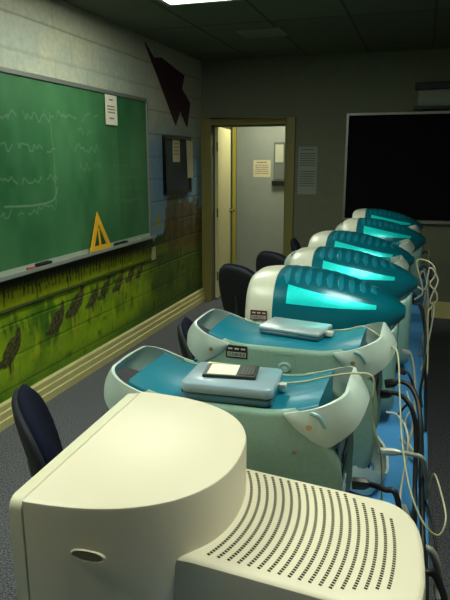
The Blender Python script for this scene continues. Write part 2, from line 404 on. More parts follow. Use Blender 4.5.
# green chalkboard on the left wall
gy0, gy1, gz0, gz1 = .9, 4.985, .955, 2.095
def chalk_surface(parent):
    ys = np.concatenate([np.arange(gy0, 2.6, .05), np.arange(2.6, gy1, .0062)]); zs = np.arange(gz0, gz1, .0062)
    n, m = len(ys), len(zs); Y, Z = np.meshgrid(ys, zs, indexing='ij')
    rr = np.random.default_rng(3)
    def vn(sy, sz, seed):
        G = np.random.default_rng(seed).random((90, 90)); a = Y*sy % 88; b = Z*sz % 88
        i = a.astype(int); j = b.astype(int); fa = a-i; fb = b-j; fa = fa*fa*(3-2*fa); fb = fb*fb*(3-2*fb)
        return (G[i, j]*(1-fa)+G[i+1, j]*fa)*(1-fb)+(G[i, j+1]*(1-fa)+G[i+1, j+1]*fa)*fb
    dust = .5*vn(1.6, 1.4, 1)+.3*vn(5, 3, 2)+.2*vn(13, 8, 3)
    chalk = np.zeros_like(Y)
    def stroke(pts, wd, a):
        pts = spline(pts, 8)
        for p, q in zip(pts[:-1], pts[1:]):
            for t_ in np.linspace(0, 1, max(2, int((q-p).length/.004))):
                c = p.lerp(q, t_)
                i = np.searchsorted(ys, c[0]); j = int((c[1]-gz0)/.0062)
                for di in (-1, 0, 1):
                    for dj in (-1, 0, 1):
                        if 0 <= i+di < n and 0 <= j+dj < m:
                            e = math.exp(-(((ys[i+di]-c[0])**2+(zs[j+dj]-c[1])**2)/wd**2)); chalk[i+di, j+dj] = max(chalk[i+di, j+dj], a*e)
    def scribble(y, z, length, size, a):
        pts = []; x = 0; a *= .55; size *= .62
        while x < length:
            pts.append((y+x+random.uniform(-.01, .015), z+random.uniform(-.5, .5)*size, 0)); x += size*.45
            if random.random() < .15 and len(pts) > 2:
                stroke(pts, .005, a); pts = []; x += size*.6
        if len(pts) > 2: stroke(pts, .005, a)
    for row in range(4): scribble(2.95, 1.86-.19*row, .62, .09, .30)
    scribble(3.60, 1.90, .55, .10, .34); scribble(3.85, 1.80, .28, .09, .3); scribble(3.80, 1.68, .34, .10, .34); scribble(3.85, 1.55, .30, .08, .28)
    for row in range(4): scribble(4.35, 1.55-.09*row, .5, .05, .15)
    scribble(4.5, 1.27, .4, .05, .2)
    stroke([(3.0, 1.33, 0), (3.3, 1.32, 0), (3.5, 1.34, 0), (3.56, 1.42, 0)], .006, .26)
    stroke([(3.52, 1.9, 0), (3.54, 1.6, 0), (3.53, 1.3, 0)], .006, .12); stroke([(4.42, 1.85, 0), (4.43, 1.4, 0), (4.42, 1.05, 0)], .006, .10)
    base = np.array(lin((38, 100, 56)))*.9; lite = np.array(lin((98, 156, 108)))
    f = np.clip((dust-.28)*1.5, 0, 1)*.62
    col = base*(1-f[..., None])+lite*f[..., None]
    col = col*(1-chalk[..., None])+np.array(lin((196, 214, 190)))*chalk[..., None]
    x = XL+.018; I = np.arange(n*m).reshape(n, m)
    V = np.stack([np.full_like(Y, x-XL), Y-gy0, Z-gz0], -1).reshape(-1, 3)
    F = np.stack([I[:-1, :-1], I[1:, :-1], I[1:, 1:], I[:-1, 1:]], -1).reshape(-1, 4).tolist()
    k = n*m
    rim = list(I[:, 0])+list(I[-1, 1:])+list(I[-2::-1, -1])+list(I[0, -2:0:-1])
    V = V.tolist(); nb = len(rim)
    for r_ in rim: V.append((0, V[r_][1], V[r_][2]))
    for q in range(nb): F.append((rim[q], k+q, k+(q+1) % nb, rim[(q+1) % nb]))
    F.append(tuple(k+q for q in range(nb)))
    me = bpy.data.meshes.new('writing_surface'); me.from_pydata(V, [], F); me.update()
    at = me.color_attributes.new('Chalk', 'FLOAT_COLOR', 'POINT'); cc = np.ones((len(V), 4), np.float32); cc[:k, :3] = col.reshape(-1, 3); at.data.foreach_set('color', cc.ravel())
    me.materials.append(mat('green_chalkboard', (40, 100, 60), .55, attr='Chalk', noise=.06, nscale=90))
    o = bpy.data.objects.new('writing_surface', me); C.objects.link(o); o.parent = parent
t = thing('chalkboard', (XL, gy0, gz0), 'long green chalkboard with faded chalk writing on the left wall', 'chalkboard')
chalk_surface(t)
H = gz1-gz0; LY = gy1-gy0
MB().box(0, .03, 0, LY, H-.005, H+.025).build('top_rail', M_alu, t, bevel=.004)
MB().box(0, .03, LY-.005, LY+.022, -.02, H-.005).build('side_rail', M_alu, t, bevel=.004)
MB().box(0, .03, -.022, .0, -.02, H-.005).build('side_rail', M_alu, t, bevel=.004)
MB().prism([(0, -.045), (.075, -.045), (.095, -.035), (.095, -.012), (.088, -.012), (.085, -.028), (.03, -.028), (.02, .0), (0, .0)], 0, LY-.005, 'y').build('chalk_tray', M_tray, t)
TRZ = gz0-.028
notice('taped_notice', 4.24, 4.425, 1.865, 2.085, XL+.0305, 'white notice with red lines taped to the top of the chalkboard', M_paper, M_ink,
       [(.84, .35, .65, .012), (.62, .15, .8, .010), (.52, .15, .85, .010), (.42, .2, .8, .010), (.22, .3, .7, .012)], normal='x')

# tray items
def tri_square():
    t = thing('set_square', (XL+.075, 3.83, TRZ+.002), 'large yellow drawing triangle leaning in the chalk tray', 'set square')
    A, B_, D = (0, 0), (.335, 0), (.215, .29)
    def ins(P, Q, R, d):
        c = ((P[0]+Q[0]+R[0])/3, (P[1]+Q[1]+R[1])/3); return [(p[0]+(c[0]-p[0])*d, p[1]+(c[1]-p[1])*d) for p in (P, Q, R)]
    out = [A, B_, D]; inn = ins(A, B_, D, .46)
    m = MB(); lean = lambda y, z, o: (-.17*z+o, y, z)
    n = 3
    vs = [lean(*p, 0) for p in out]+[lean(*p, 0) for p in inn]+[lean(*p, .006) for p in out]+[lean(*p, .006) for p in inn]
    fs = []
    for i in range(3):
        j = (i+1) % 3
        fs += [(i, j, 3+j, 3+i), (6+i, 9+i, 9+j, 6+j), (i, 6+i, 6+j, j), (3+i, 3+j, 9+j, 9+i)]
    m.add(vs, fs)
    m.build('plate', M_yellow, t)
    b = MB(); p0, p1, p2 = inn; mid = ((p0[0]+p1[0])/2, p0[1]); 
    vs = [lean(mid[0]-.012, mid[1]-.002, .0005), lean(mid[0]+.012, mid[1]-.002, .0005), lean(p2[0]+.0, p2[1]-.03, .0005), lean(p2[0]-.02, p2[1]-.035, .0005)]
    vs2 = [(x+.005, y, z) for x, y, z in vs]
    b.add(vs+vs2, [(0, 1, 2, 3), (4, 7, 6, 5), (0, 4, 5, 1), (1, 5, 6, 2), (2, 6, 7, 3), (3, 7, 4, 0)]); b.build('grip_bar', M_yellow, t)
tri_square()
t = thing('chalk_eraser', (XL+.058, 3.29, TRZ), 'black felt eraser lying in the tray under the left of the chalkboard', 'eraser')
MB().box(-.024, .024, -.07, .07, 0, .016).build('felt', M_black, t, bevel=.004); MB().box(-.022, .022, -.068, .068, .016, .030).build('back', M_shellblk, t, bevel=.005)
tag(MB().tube([(XL+.045, 3.13, TRZ+.009), (XL+.062, 3.195, TRZ+.009)], .009, 10).build('marker', M_red, smooth=True), 'short red marker beside the black eraser in the chalk tray', 'marker')
t = thing('chalk_eraser', (XL+.058, 4.36, TRZ), 'dark eraser in the tray just right of the yellow triangle', 'eraser')
MB().box(-.024, .024, -.09, .09, 0, .014).build('felt', M_black, t, bevel=.004); MB().box(-.022, .022, -.088, .088, .014, .026).build('back', M_card, t, bevel=.005)
for i, (y, a, lb) in enumerate(((3.99, .1, 'white chalk stick behind the foot of the yellow triangle'), (4.68, -.15, 'white chalk stick at the far end of the tray'))):
    tag(MB().tube([(XL+.06-a*.04, y-.04, TRZ+.006), (XL+.06+a*.04, y+.04, TRZ+.006)], .0055, 8).build('chalk_stick', M_paper, smooth=True), lb, 'chalk', 'chalk sticks')

# light switch
t = thing('light_switch', (XL, 5.085, .75), 'ivory light switch on the mural right of the chalkboard tray', 'switch')
MB().box(0, .012, -.04, .04, -.06, .06).build('cover_plate', M_switch, t, bevel=.003); MB().box(.012, .026, -.006, .006, -.012, .012).build('toggle', M_switch, t)

# bulletin board with papers
t = thing('bulletin_board', (XL, 5.69, 1.27), 'small dark bulletin board with black frame on the left wall', 'bulletin board')
by, bz = .335, .56
MB().box(0, .02, -by+.02, by-.02, .02, bz-.02).build('panel', M_bullcork, t)
f = MB(); f.box(0, .035, -by, by, 0, .035); f.box(0, .035, -by, by, bz-.035, bz); f.box(0, .035, -by, -by+.035, .035, bz-.035); f.box(0, .035, by-.035, by, .035, bz-.035)
f.build('frame', M_bullframe, t, bevel=.004)
notice('pinned_note', 5.56, 5.74, 1.58, 1.80, XL+.0205, 'pale note pinned inside the small bulletin board', M_paper_cream, M_inkk, [(z, .15, .85, .008) for z in (.8, .65, .5, .35)], normal='x')
s = MB(); s.grid([[(XL+.0356+.002*k, 5.88, 1.80-.38*k/6), (XL+.0356+.004*k, 6.06-.01*k, 1.79-.37*k/6)] for k in range(7)])
o = s.build('loose_paper', M_paper_cream); so = o.modifiers.new('Solidify', 'SOLIDIFY'); so.thickness = .0012
tag(o, 'pale sheet hanging over the right edge of the small bulletin board', 'paper')

# dark maroon card hanging
t = thing('wall_hanging', (XL, 5.5, 2.0), 'dark maroon pointed paper hanging high on the left wall', 'wall hanging')
def flag(name, pts, x0):
    MB().prism([(y-5.5, z-2.0) for y, z in pts], x0, x0+.008, 'x').build(name, M_maroon, t)
flag('upper_panel', [(5.02, 2.585), (5.20, 2.485), (5.36, 2.51), (5.92, 2.42), (5.85, 2.28), (5.80, 2.08), (5.68, 1.93), (5.28, 2.33), (5.16, 2.44)], .004)
flag('lower_point', [(5.84, 2.28), (6.05, 2.17), (5.96, 1.93), (5.79, 2.08)], .013)

# ------------------------------------------------------------------ ceiling lights
def ceiling_light(x0, x1, y0, y1, label, m, name='ceiling_light', z=ZC):
    t = thing(name, ((x0+x1)/2, (y0+y1)/2, z), label, 'ceiling light')
    hx, hy = (x1-x0)/2, (y1-y0)/2
    f = MB(); f.box(-hx, hx, -hy, -hy+.03, -.02, 0); f.box(-hx, hx, hy-.03, hy, -.02, 0); f.box(-hx, -hx+.03, -hy+.03, hy-.03, -.02, 0); f.box(hx-.03, hx, -hy+.03, hy-.03, -.02, 0)
    f.build('frame', M_lampframe, t); MB().box(-hx+.03, hx-.03, -hy+.03, hy-.03, -.014, -.004).build('diffuser', m, t)
    return t
ceiling_light(-1.72, -1.17, 2.84, 4.06, 'lit rectangular ceiling light over the aisle beside the chalkboard', M_lamp)
ceiling_light(-1.80, -1.20, .0, 1.2, 'lit rectangular ceiling light above the near end of the aisle', M_lamp)
ceiling_light(.0, .6, .6, 1.8, 'lit rectangular ceiling light above the rear edge of the table by the beige computer', M_lamp)
t = thing('ceiling_vent', (-1.35, 5.16, ZC), 'small pale slatted vent in the ceiling near the back wall', 'vent')
v_ = MB(); v_.box(-.18, .18, -.15, -.13, -.012, 0); v_.box(-.18, .18, .13, .15, -.012, 0); v_.box(-.18, -.16, -.13, .13, -.012, 0); v_.box(.16, .18, -.13, .13, -.012, 0); v_.build('frame', M_lampoff, t)
v_ = MB()
for k in range(8): v_.box(-.16, .16, -.125+.033*k, -.107+.033*k, -.010, -.002)
v_.build('slats', M_lampoff, t)
ceiling_light(-2.05, -1.45, 6.95, 7.55, 'lit ceiling light in the hall', M_lamphall, z=2.6)

# ------------------------------------------------------------------ table
TZ = .74
t = thing('computer_table', (-.32, 2.75, 0), 'long blue topped table carrying the row of computers', 'table')
MB().box(-.40, .39, -2.35, 2.55, TZ-.03, TZ).build('tabletop', M_table, t, bevel=.004)
MB().box(-.36, .35, -2.30, 2.50, TZ-.09, TZ-.03).build('apron', M_tleg, t)
for y in (-2.25, -.7, .9, 2.1):
    for x in (-.33, .32):
        MB().box(x-.02, x+.02, y-.02, y+.02, 0, TZ-.09).build('leg', M_tleg, t, bevel=.003)

# ------------------------------------------------------------------ chairs
def make_chair():
    t = thing('office_chair', (0, 0, 0), 'x', 'chair')
    # local: the sitter faces +X; the backrest is at -X
    rows = []
    nu, nv = 20, 24
    def slab(w_, h_, th, cx, cz, curve, lean, n=2.6):
        m = MB(); R = []
        for sgn in (1, -1):
            for i in range(13):
                r = (i/12 if sgn > 0 else 1-i/12)
                row = []
                for k in range(32):
                    a = 2*PI*k/32; c, s_ = math.cos(a), math.sin(a)
                    yy = w_*math.copysign(abs(c)**(2/n), c)*r; zz = h_*math.copysign(abs(s_)**(2/n), s_)*r
                    tt = th*math.sqrt(max(0, 1-r**3.2))*sgn
                    row.append((cx+tt-curve*(1-(yy/w_)**2)*1-lean*zz-.25*zz*zz, yy, cz+zz))
                R.append(row)
        m.grid(R, True); return m
    slab(.225, .235, .036, -.20, .70, .03, .22).build('backrest', M_fabric, t, smooth=True, angle=180)
    slab(.215, .225, .030, -.222, .70, .03, .22).build('back_shell', M_shellblk, t, smooth=True, angle=180)
    s = MB(); R = []
    for sgn in (1, -1):
        for i in range(9):
            r = i/8 if sgn > 0 else 1-i/8
            R.append([(.23*math.copysign(abs(math.cos(2*PI*k/28))**.7, math.cos(2*PI*k/28))*r+.02, .225*math.copysign(abs(math.sin(2*PI*k/28))**.7, math.sin(2*PI*k/28))*r, .44+.03*sgn*math.sqrt(max(0, 1-r**4))) for k in range(28)])
    s.grid(R, True); s.build('seat', M_fabric, t, smooth=True, angle=180)
    MB().tube(spline([(-.08, 0, .405), (-.26, 0, .40), (-.295, 0, .48), (-.265, 0, .62), (-.275, 0, .72)]), .018, 8).build('back_bracket', M_steel, t, smooth=True)
    MB().lathe([(.03, .09), (.03, .30), (.018, .30), (.018, .39), (.09, .40), (.09, .415)], 'z').build('gas_post', M_steel, t, smooth=True)
    for k in range(5):
        a = 2*PI*k/5+.3; c, s_ = math.cos(a), math.sin(a)
        lg = MB().tube([(.02*c, .02*s_, .105), (.16*c, .16*s_, .09), (.28*c, .28*s_, .07)], [.022, .018, .014], 8).build('leg', M_shellblk, t, smooth=True)
        MB().lathe([(.012, -.011), (.027, -.011), (.027, .011), (.012, .011)], 'y', (.28*c, .28*s_, .0275)).build('caster', M_black, lg, smooth=True)
    return t
CH = [((-.85, 1.57, 0), 38, 'navy fabric chair seen edge-on at left, behind the beige computer'),
      ((-.655, 2.40, 0), 21, 'navy fabric chair seen edge-on left of the tower with the silver drive'),
      ((-1.00, 3.98, 0), 62, 'navy fabric chair with broad backrest showing left of the nearest teal display'),
      ((-.90, 4.60, 0), 60, 'navy fabric chair with its top edge just above the nearest teal display'),
      ((-.76, 5.24, 0), 12, 'furthest navy fabric chair by the far displays, below the doorway')]
ch0 = make_chair()
for i, (p, a, lb) in enumerate(CH):
    o = ch0 if i == 0 else copy_tree(ch0)
    o.location = p; o.rotation_euler = (0, 0, math.radians(a)); tag(o, lb, 'chair', 'navy chairs along the table')

# ------------------------------------------------------------------ beige all-in-one computer
def beige():
    t = thing('beige_computer', (-.315, .822, TZ), 'beige computer with domed picture tube housing and vented rear deck in the foreground', 'computer', rz=math.radians(2.5))
    # D outline in local coordinates (front at -X); world front x about -.52
    ox, oy = -.32, .815
    hw = .206; x0 = -.500-ox; xr = -.246-ox
    def D(infl=0.):
        P = []
        n = 40
        for k in range(n+1):
            a = -PI/2+PI*k/n
            c, s_ = math.cos(a), math.sin(a)
            e = 1.75
            x = x0+(xr-x0+infl)*abs(c)**.80; y = (hw+infl)*math.copysign(abs(s_)**.86, s_)
            P.append((x, y))
        return P
    def loft(outline, zs, sc):
        m = MB(); R = []
        cx = x0
        for z, i in zip(zs, sc): R.append([(x, y, z) for x, y in outline(i)])
        m.grid(R, True, True); return m
    H = .411
    zs = [0, H-.005, H-.0015, H]; sc = [0, 0, -.0012, -.004]
    loft(D, zs, sc).build('tube_housing', M_beige, t, smooth=True, angle=38)
    # bezel slab in front
    m = MB(); bx = [x0-.028, x0-.024, x0-.0035, x0-.0022]; ins = [.008, .002, 0, .0012]
    R = []
    for x, i in zip(bx, ins):
        h_, w_ = H-i, hw-i; r = .018; row = []
        for (cy, cz, a0) in ((w_-r, h_-r, 0), (-w_+r, h_-r, 90), (-w_+r, r, 180), (w_-r, r, 270)):
            for k in range(5):
                a = math.radians(a0+22.5*k); row.append((x, cy+r*math.cos(a), cz+r*math.sin(a)))
        R.append(row)
    m.grid(R, True, True); m.build('front_bezel', M_beige2, t, smooth=True, angle=35)
    MB().box(x0-.0025, x0+.0005, -hw+.003, hw-.003, .004, H-.003).build('seam_gasket', M_groove, t)
    MB().box(x0-.0300, x0-.0275, -.15, .15, .09, .345).build('screen', M_screen, t)
    # recessed oval grip on the near side
    g = MB(); R = []
    for (s_, dy) in ((1.12, .0), (1.0, -.0025), (.9, .0005)):
        R.append([((-.405-ox)+.024*s_*math.copysign(abs(math.cos(a))**.75, math.cos(a)), -hw+.0022+dy-.0018, .345+.0078*s_*math.sin(a)) for a in [2*PI*k/24 for k in range(24)]])
    g.grid(R, True, True); g.build('grip_rim', M_beige2, t, smooth=True)
    g = MB(); g.lathe([(1, 0), (1, -.0008)], 'y', (0, 0, 0), 24); g.v = [((-.405-ox)+x*.021, -hw-.0005+y, .345+z*.0062) for x, y, z in g.v]; g.build('grip_hollow', M_groove, t)
    # seam line down the housing
    # rear deck, falling gently to the rear
    top = lambda x: .321-.105*max(0, x-(-.28-ox))-(.28*max(0, x-(-.02-ox)))**1*.12
    def outline_deck(i):
        P = []
        yn, yf = -.149, .128
        xa = x0+.02; xe = .037-ox
        # near edge, rounded rear, far edge
        pts = [(xa, yn+i), (.0-ox-.035, yn+i)]
        n = 22
        for k in range(n+1):
            a = -PI/2+PI*k/n; c, s_ = math.cos(a), math.sin(a)
            pts.append((-.035-ox+(.072-i)*abs(c)**.72, (yn+yf)/2+((yf-yn)/2-i)*math.copysign(abs(s_)**.68, s_)))
        pts += [(xa, yf-i)]
        # subdivide straight edges
        out = []
        for si, (p, q) in enumerate(zip(pts[:-1], pts[1:])):
            kk = 18 if si in (0, len(pts)-2) else 1
            for j in range(kk): out.append((p[0]+(q[0]-p[0])*j/kk, p[1]+(q[1]-p[1])*j/kk))
        out.append(pts[-1]); return out
    m = MB(); R = []
    for dz, i, fl in ((None, -.014, 0), (-.012, 0, 1), (-.004, .0015, 1), (-.001, .005, 1), (0, .010, 1)):
        R.append([(x, y, 0 if dz is None else top(x)+dz) for x, y in outline_deck(i)])
    m.grid(R, True)
    # top face as strips across
    L_ = R[-1]; n = len(L_)
    m.add(L_, [(j, j+1, n-2-j, n-1-j) for j in range(n//2-1)]+([(n//2-1, n//2, n//2)] if False else []))
    m.build('rear_deck', M_beige, t, smooth=True, angle=32)
    # arcs of vent slots
    sl = MB(); gr = MB()
    cx, cy = -.525-ox, -.006
    for k in range(18):
        r = .290+.0134*k
        yl, yh = -.149+.020, .128-.013
        a0 = math.asin((yl-cy)/r)+.0; a1 = math.asin((yh-cy)/r)
        if k > 12:
            a0 += .012*(k-12); a1 -= .016*(k-12)
        nn = int((a1-a0)*r/.0055)
        for q in range(nn):
            a = a0+(a1-a0)*(q+.5)/nn; da = .0017/r; dr = .0023
            vs = []
            for rr, aa in ((r-dr, a-da), (r+dr, a-da), (r+dr, a+da), (r-dr, a+da)):
                x = cx+rr*math.cos(aa); y = cy+rr*math.sin(aa); vs.append((x, y, top(x)))
            if vs[0][0] < xr-.002 and False: continue
            sl.add([(x, y, z+.0006) for x, y, z in vs]+[(x, y, z-.002) for x, y, z in vs], [(0, 1, 2, 3), (7, 6, 5, 4), (0, 4, 5, 1), (1, 5, 6, 2), (2, 6, 7, 3), (3, 7, 4, 0)])
        mg = 26
        R = []
        for q in range(mg+1):
            a = a0+(a1-a0)*q/mg; row = []
            for rr, dz in ((r-.0034, -.001), (r-.0028, .0002), (r+.0028, .0002), (r+.0034, -.001)):
                x = cx+rr*math.cos(a); y = cy+rr*math.sin(a); row.append((x, y, top(x)+dz))
            R.append(row)
        gr.grid(R, True)
    sl.build('vent_slots', M_slot, t)
    gr.build('vent_channels', mat('vent_channel_beige', (214, 205, 172), .5), t)
    return t
beige()

# ------------------------------------------------------------------ blue and white towers
def make_tower():
    t = thing('computer_tower', (0, 0, 0), 'x', 'computer')
    def zt(x): return .388+.026*max(0, (abs(x)-.075)/.10)**2
    # inner case
    cs = MB(); cs.box(-.200, .200, -.097, .097, .035, .27); cs.prism([(-.200, .27), (.200, .27), (.165, .36), (-.165, .36)], -.097, .097, 'y'); cs.build('case', M_rear, t)
    # teal concave top
    m = MB(); xs = np.linspace(-.178, .178, 30)
    R = []
    for x in xs:
        e = abs(x)
        R.append([(x, -.100, .33), (x, -.100, zt(x)-.006), (x, -.094, zt(x)), (x, 0, zt(x)+.002), (x, .094, zt(x)), (x, .100, zt(x)-.006), (x, .100, .33)])
    m.grid(R, False); m.add(R[0], [tuple(range(7))]); m.add(R[-1], [tuple(range(7))]); m.add([R[0][0], R[0][-1], R[-1][-1], R[-1][0]], [(0, 1, 2, 3)])
    m.build('top_cover', M_top, t, smooth=True, angle=50)
    # side panels
    def outline(i=0.):
        P = []
        for k in range(21):
            x = -.138+.276*k/20; P.append((x, zt(x)+.002-i))
        cr = [(.152, .388), (.172, .372), (.192, .350), (.208, .328), (.219, .300), (.224, .262)]
        P += [(x-i, z-i) for x, z in cr]
        P += [(x-i, .42-z+i) for x, z in reversed(cr)]
        P += [(.138, .035+i), (-.138, .035+i)]
        P += [(-x+i, .42-z+i) for x, z in cr]
        P += [(-x+i, z-i) for x, z in reversed(cr)]
        return P
    for sg in (-1, 1):
        m = MB(); R = []
        for y, i in ((.097, .0), (.108, .0), (.1125, .003), (.115, .010)):
            R.append([(x, sg*y, z) for x, z in outline(i)])
        m.grid(R, True, True)
        sp = m.build('side_panel', M_side, t, smooth=True, angle=50)
        if sg < 0:
            la = MB(); la.lathe([(.006, -.1165), (.011, -.119), (.0155, -.1165), (.016, -.114)], 'y', (.012, 0, .342), 24)
            la.build('latch_ring', M_slotmark, sp, smooth=True)
            la = MB(); la.lathe([(.0075, -.1150), (.0072, -.1178), (.003, -.1184)], 'y', (.012, 0, .342), 20); la.build('latch_button', M_clear, sp, smooth=True)
            fr = MB()
            for a, b, c, d_ in ((-.012, -.0105, .345, .378), (.0345, .036, .345, .378), (-.012, .036, .3765, .378)): fr.box(a, b, -.1158, -.1148, c, d_)
            fr.build('latch_frame', M_corner, sp)
            for x, z in ((.142, .318), (-.142, .318)):
                s = MB(); s.lathe([(.0045, -.1145), (.0045, -.1162), (.002, -.1168)], 'y', (x, 0, z), 12); s.build('screw', M_groove, sp, smooth=True)
    # frosted handles at the four corners
    def handle(endx, up):
        P = []; n = 60
        hx, hy, r = .224, .1165, .052
        path = []
        for x in np.linspace(.122, hx-r, 12): path.append((x, -hy))
        for a in np.linspace(-PI/2, 0, 12)[1:]: path.append((hx-r+r*math.cos(a), -hy+r+r*math.sin(a)))
        for y in np.linspace(-hy+r, hy-r, 8)[1:-1]: path.append((hx, y))
        for a in np.linspace(0, PI/2, 12): path.append((hx-r+r*math.cos(a), hy-r+r*math.sin(a)))
        for x in np.linspace(hx-r, .122, 12)[1:]: path.append((x, hy))
        path = np.array(path); ds = np.concatenate([[0], np.cumsum(np.hypot(*np.diff(path, axis=0).T))]); s_ = ds/ds[-1]
        e = np.minimum(s_, 1-s_)*2                  # 0 at the tips, 1 at the middle of the strap
        tp = np.interp(e, [0, .15, .3, .45, .6, 1], [.394, .402, .413, .425, .432, .436])
        bt = np.interp(e, [0, .10, .25, .38, .55, .75, 1], [.390, .366, .345, .332, .360, .386, .396])
        lean = np.interp(e, [0, .35, .55, .75, 1], [0, .0, .015, .028, .032])
        R = []
        d_ = np.gradient(path, axis=0); d_ /= np.linalg.norm(d_, axis=1)[:, None]; nn = np.stack([d_[:, 1], -d_[:, 0]], 1)
        th = .006
        for i in range(len(path)):
            p = path[i]; nx = nn[i]
            hgt = tp[i]-bt[i]
            row = []
            for q in range(5):                     # outer side, bulging
                f = q/4; o_ = lean[i]*(1-f)+.005*math.sin(PI*f)*min(1, hgt/.03)
                row.append((p[0]+nx[0]*o_, p[1]+nx[1]*o_, bt[i]+hgt*f))
            for q in range(4, -1, -1):
                f = q/4; o_ = lean[i]*(1-f)+.005*math.sin(PI*f)*min(1, hgt/.03)-th*(.5+.5*min(1, e[i]*3))
                row.append((p[0]+nx[0]*o_, p[1]+nx[1]*o_, bt[i]+hgt*f))
            R.append([(x*endx, y, z if up else .4375-z) for x, y, z in row])
        m = MB(); m.grid(R, True, True)
        return m.build('handle', M_clear, t, smooth=True, angle=50)
    for endx in (-1, 1):
        for up in (True, False):
            hd = handle(endx, up)
            if up:
                s = MB(); s.lathe([(.0055, -.1185), (.0055, -.1215), (.0025, -.1220)], 'y', (endx*.166, 0, .374), 14)
                s.build('screw', M_copper, hd, smooth=True)
                if endx < 0: continue
                g = MB(); pts = spline([(endx*.168, -.1222, .404), (endx*.182, -.1215, .398), (endx*.194, -.1185, .378)], 6)
                g.tube(pts, .0042, 8); g.build('slot_mark', M_slotmark, hd, smooth=True)
    # front and rear panels
    MB().box(-.222, -.2105, -.088, .088, .06, .33).build('front_panel', M_top, t, bevel=.003)
    MB().box(-.224, -.2215, -.065, .065, .28, .30).build('disc_slot', M_black, t)
    rp = MB().box(.2045, .214, -.092, .092, .06, .325).build('rear_panel', M_rear, t, bevel=.003)
    for z in (.10, .125, .15, .175): MB().box(.2135, .2155, -.05, .07, z, z+.014).build('slot_cover', M_silver, rp)
    for z in (.225, .26): MB().box(.2135, .2165, -.02, .05, z, z+.02).build('port_block', M_black, rp)
    for o in list(t.children_recursive):
        for v in o.data.vertices: v.co.x *= 1.11
    return t
TW = [((-.355, 1.153, TZ), 0, 'blue and white tower nearest the beige computer, under the drive holding a cartridge'),
      ((-.318, 1.548, TZ), 0, 'blue and white tower with a black barcode sticker and slim silver drive on top'),
      ((-.318, 2.79, TZ), 0, 'blue and white tower between the second and third teal displays from the front'),
      ((-.302, 3.42, TZ), 0, 'blue and white tower between the third and fourth teal displays from the front'),
      ((-.272, 4.20, TZ), 2, 'blue and white tower in front of the furthest teal display')]
tw0 = make_tower(); towers = []
for i, (p, a, lb) in enumerate(TW):
    o = tw0 if i == 0 else copy_tree(tw0)
    o.location = p; o.rotation_euler = (0, 0, math.radians(a)); tag(o, lb, 'computer', 'blue and white towers on the table'); towers.append(o)
def sticker(parent, x, y, z, w_, h_, mm, name='asset_sticker'):
    st = MB().box(x-w_/2, x+w_/2, y-.0012, y+.0005, z-h_/2, z+h_/2).build(name, mm, parent)
    st['label'] = 'small dark asset sticker with white barcode'
    b = MB(); xx = x-w_/2+.004
    b.box(x-w_/2+.004, x+w_/2-.004, y-.0018, y-.0012, z-h_/2+.0035, z-.001)
    for k in range(3): b.box(x-w_/2+.006+k*w_*.3, x-w_/2+.006+k*w_*.3+w_*.2, y-.0018, y-.0012, z+h_*.18, z+h_*.30)
    b.build('sticker_print', M_stk_wht, st)
    bars = MB(); xx = x-w_/2+.006
    while xx < x+w_/2-.007:
        ww = random.choice((.0006, .001, .0016)); bars.box(xx, xx+ww, y-.0021, y-.0018, z-h_/2+.005, z-.002); xx += ww+random.choice((.0008, .0014))
    bars.build('barcode', M_stk_blk, st)
sticker(towers[1], -.115, -.1150, .372, .058, .034, M_stk_blk)

# ------------------------------------------------------------------ teal displays
XS = [0, .05, .11, .18, .25, .32, .38, .43, .465, .485, .50]
W_ = [.158, .167, .170, .170, .166, .152, .132, .105, .082, .058, .022]
ZT = [.492, .503, .507, .505, .496, .480, .460, .438, .422, .408, .388]
ZB = [.060, .060, .10, .13, .165, .210, .258, .300, .330, .350, .374]
XF = np.linspace(-.06, .56, 621)
def smooth_table(A):
    y = np.interp(XF, XS, A); k = np.exp(-.5*(np.arange(-45, 46)/16.)**2); k /= k.sum()
    return np.convolve(np.pad(y, 45, mode='edge'), k, mode='valid')
XS_, (W_, ZT, ZB) = XS, [smooth_table(A) for A in (W_, ZT, ZB)]; XS = XF
def sec(x, a, grow=0., lower=False):
    w_, zt, zb = (np.interp(x, XS, A) for A in (W_, ZT, ZB))
    n = np.interp(x, [0, .11, .3, .5], [3.4, 3.0, 2.6, 2.4])
    c, s_ = math.cos(a), math.sin(a); zc = zb+(zt-zb)*.5; h = (zt-zb)/2+grow; w_ += grow
    return (x, w_*math.copysign(abs(c)**(2/n), c), zc+h*math.copysign(abs(s_)**(2/n), s_))
def smoothx(a, b, n): return np.linspace(a, b, n)
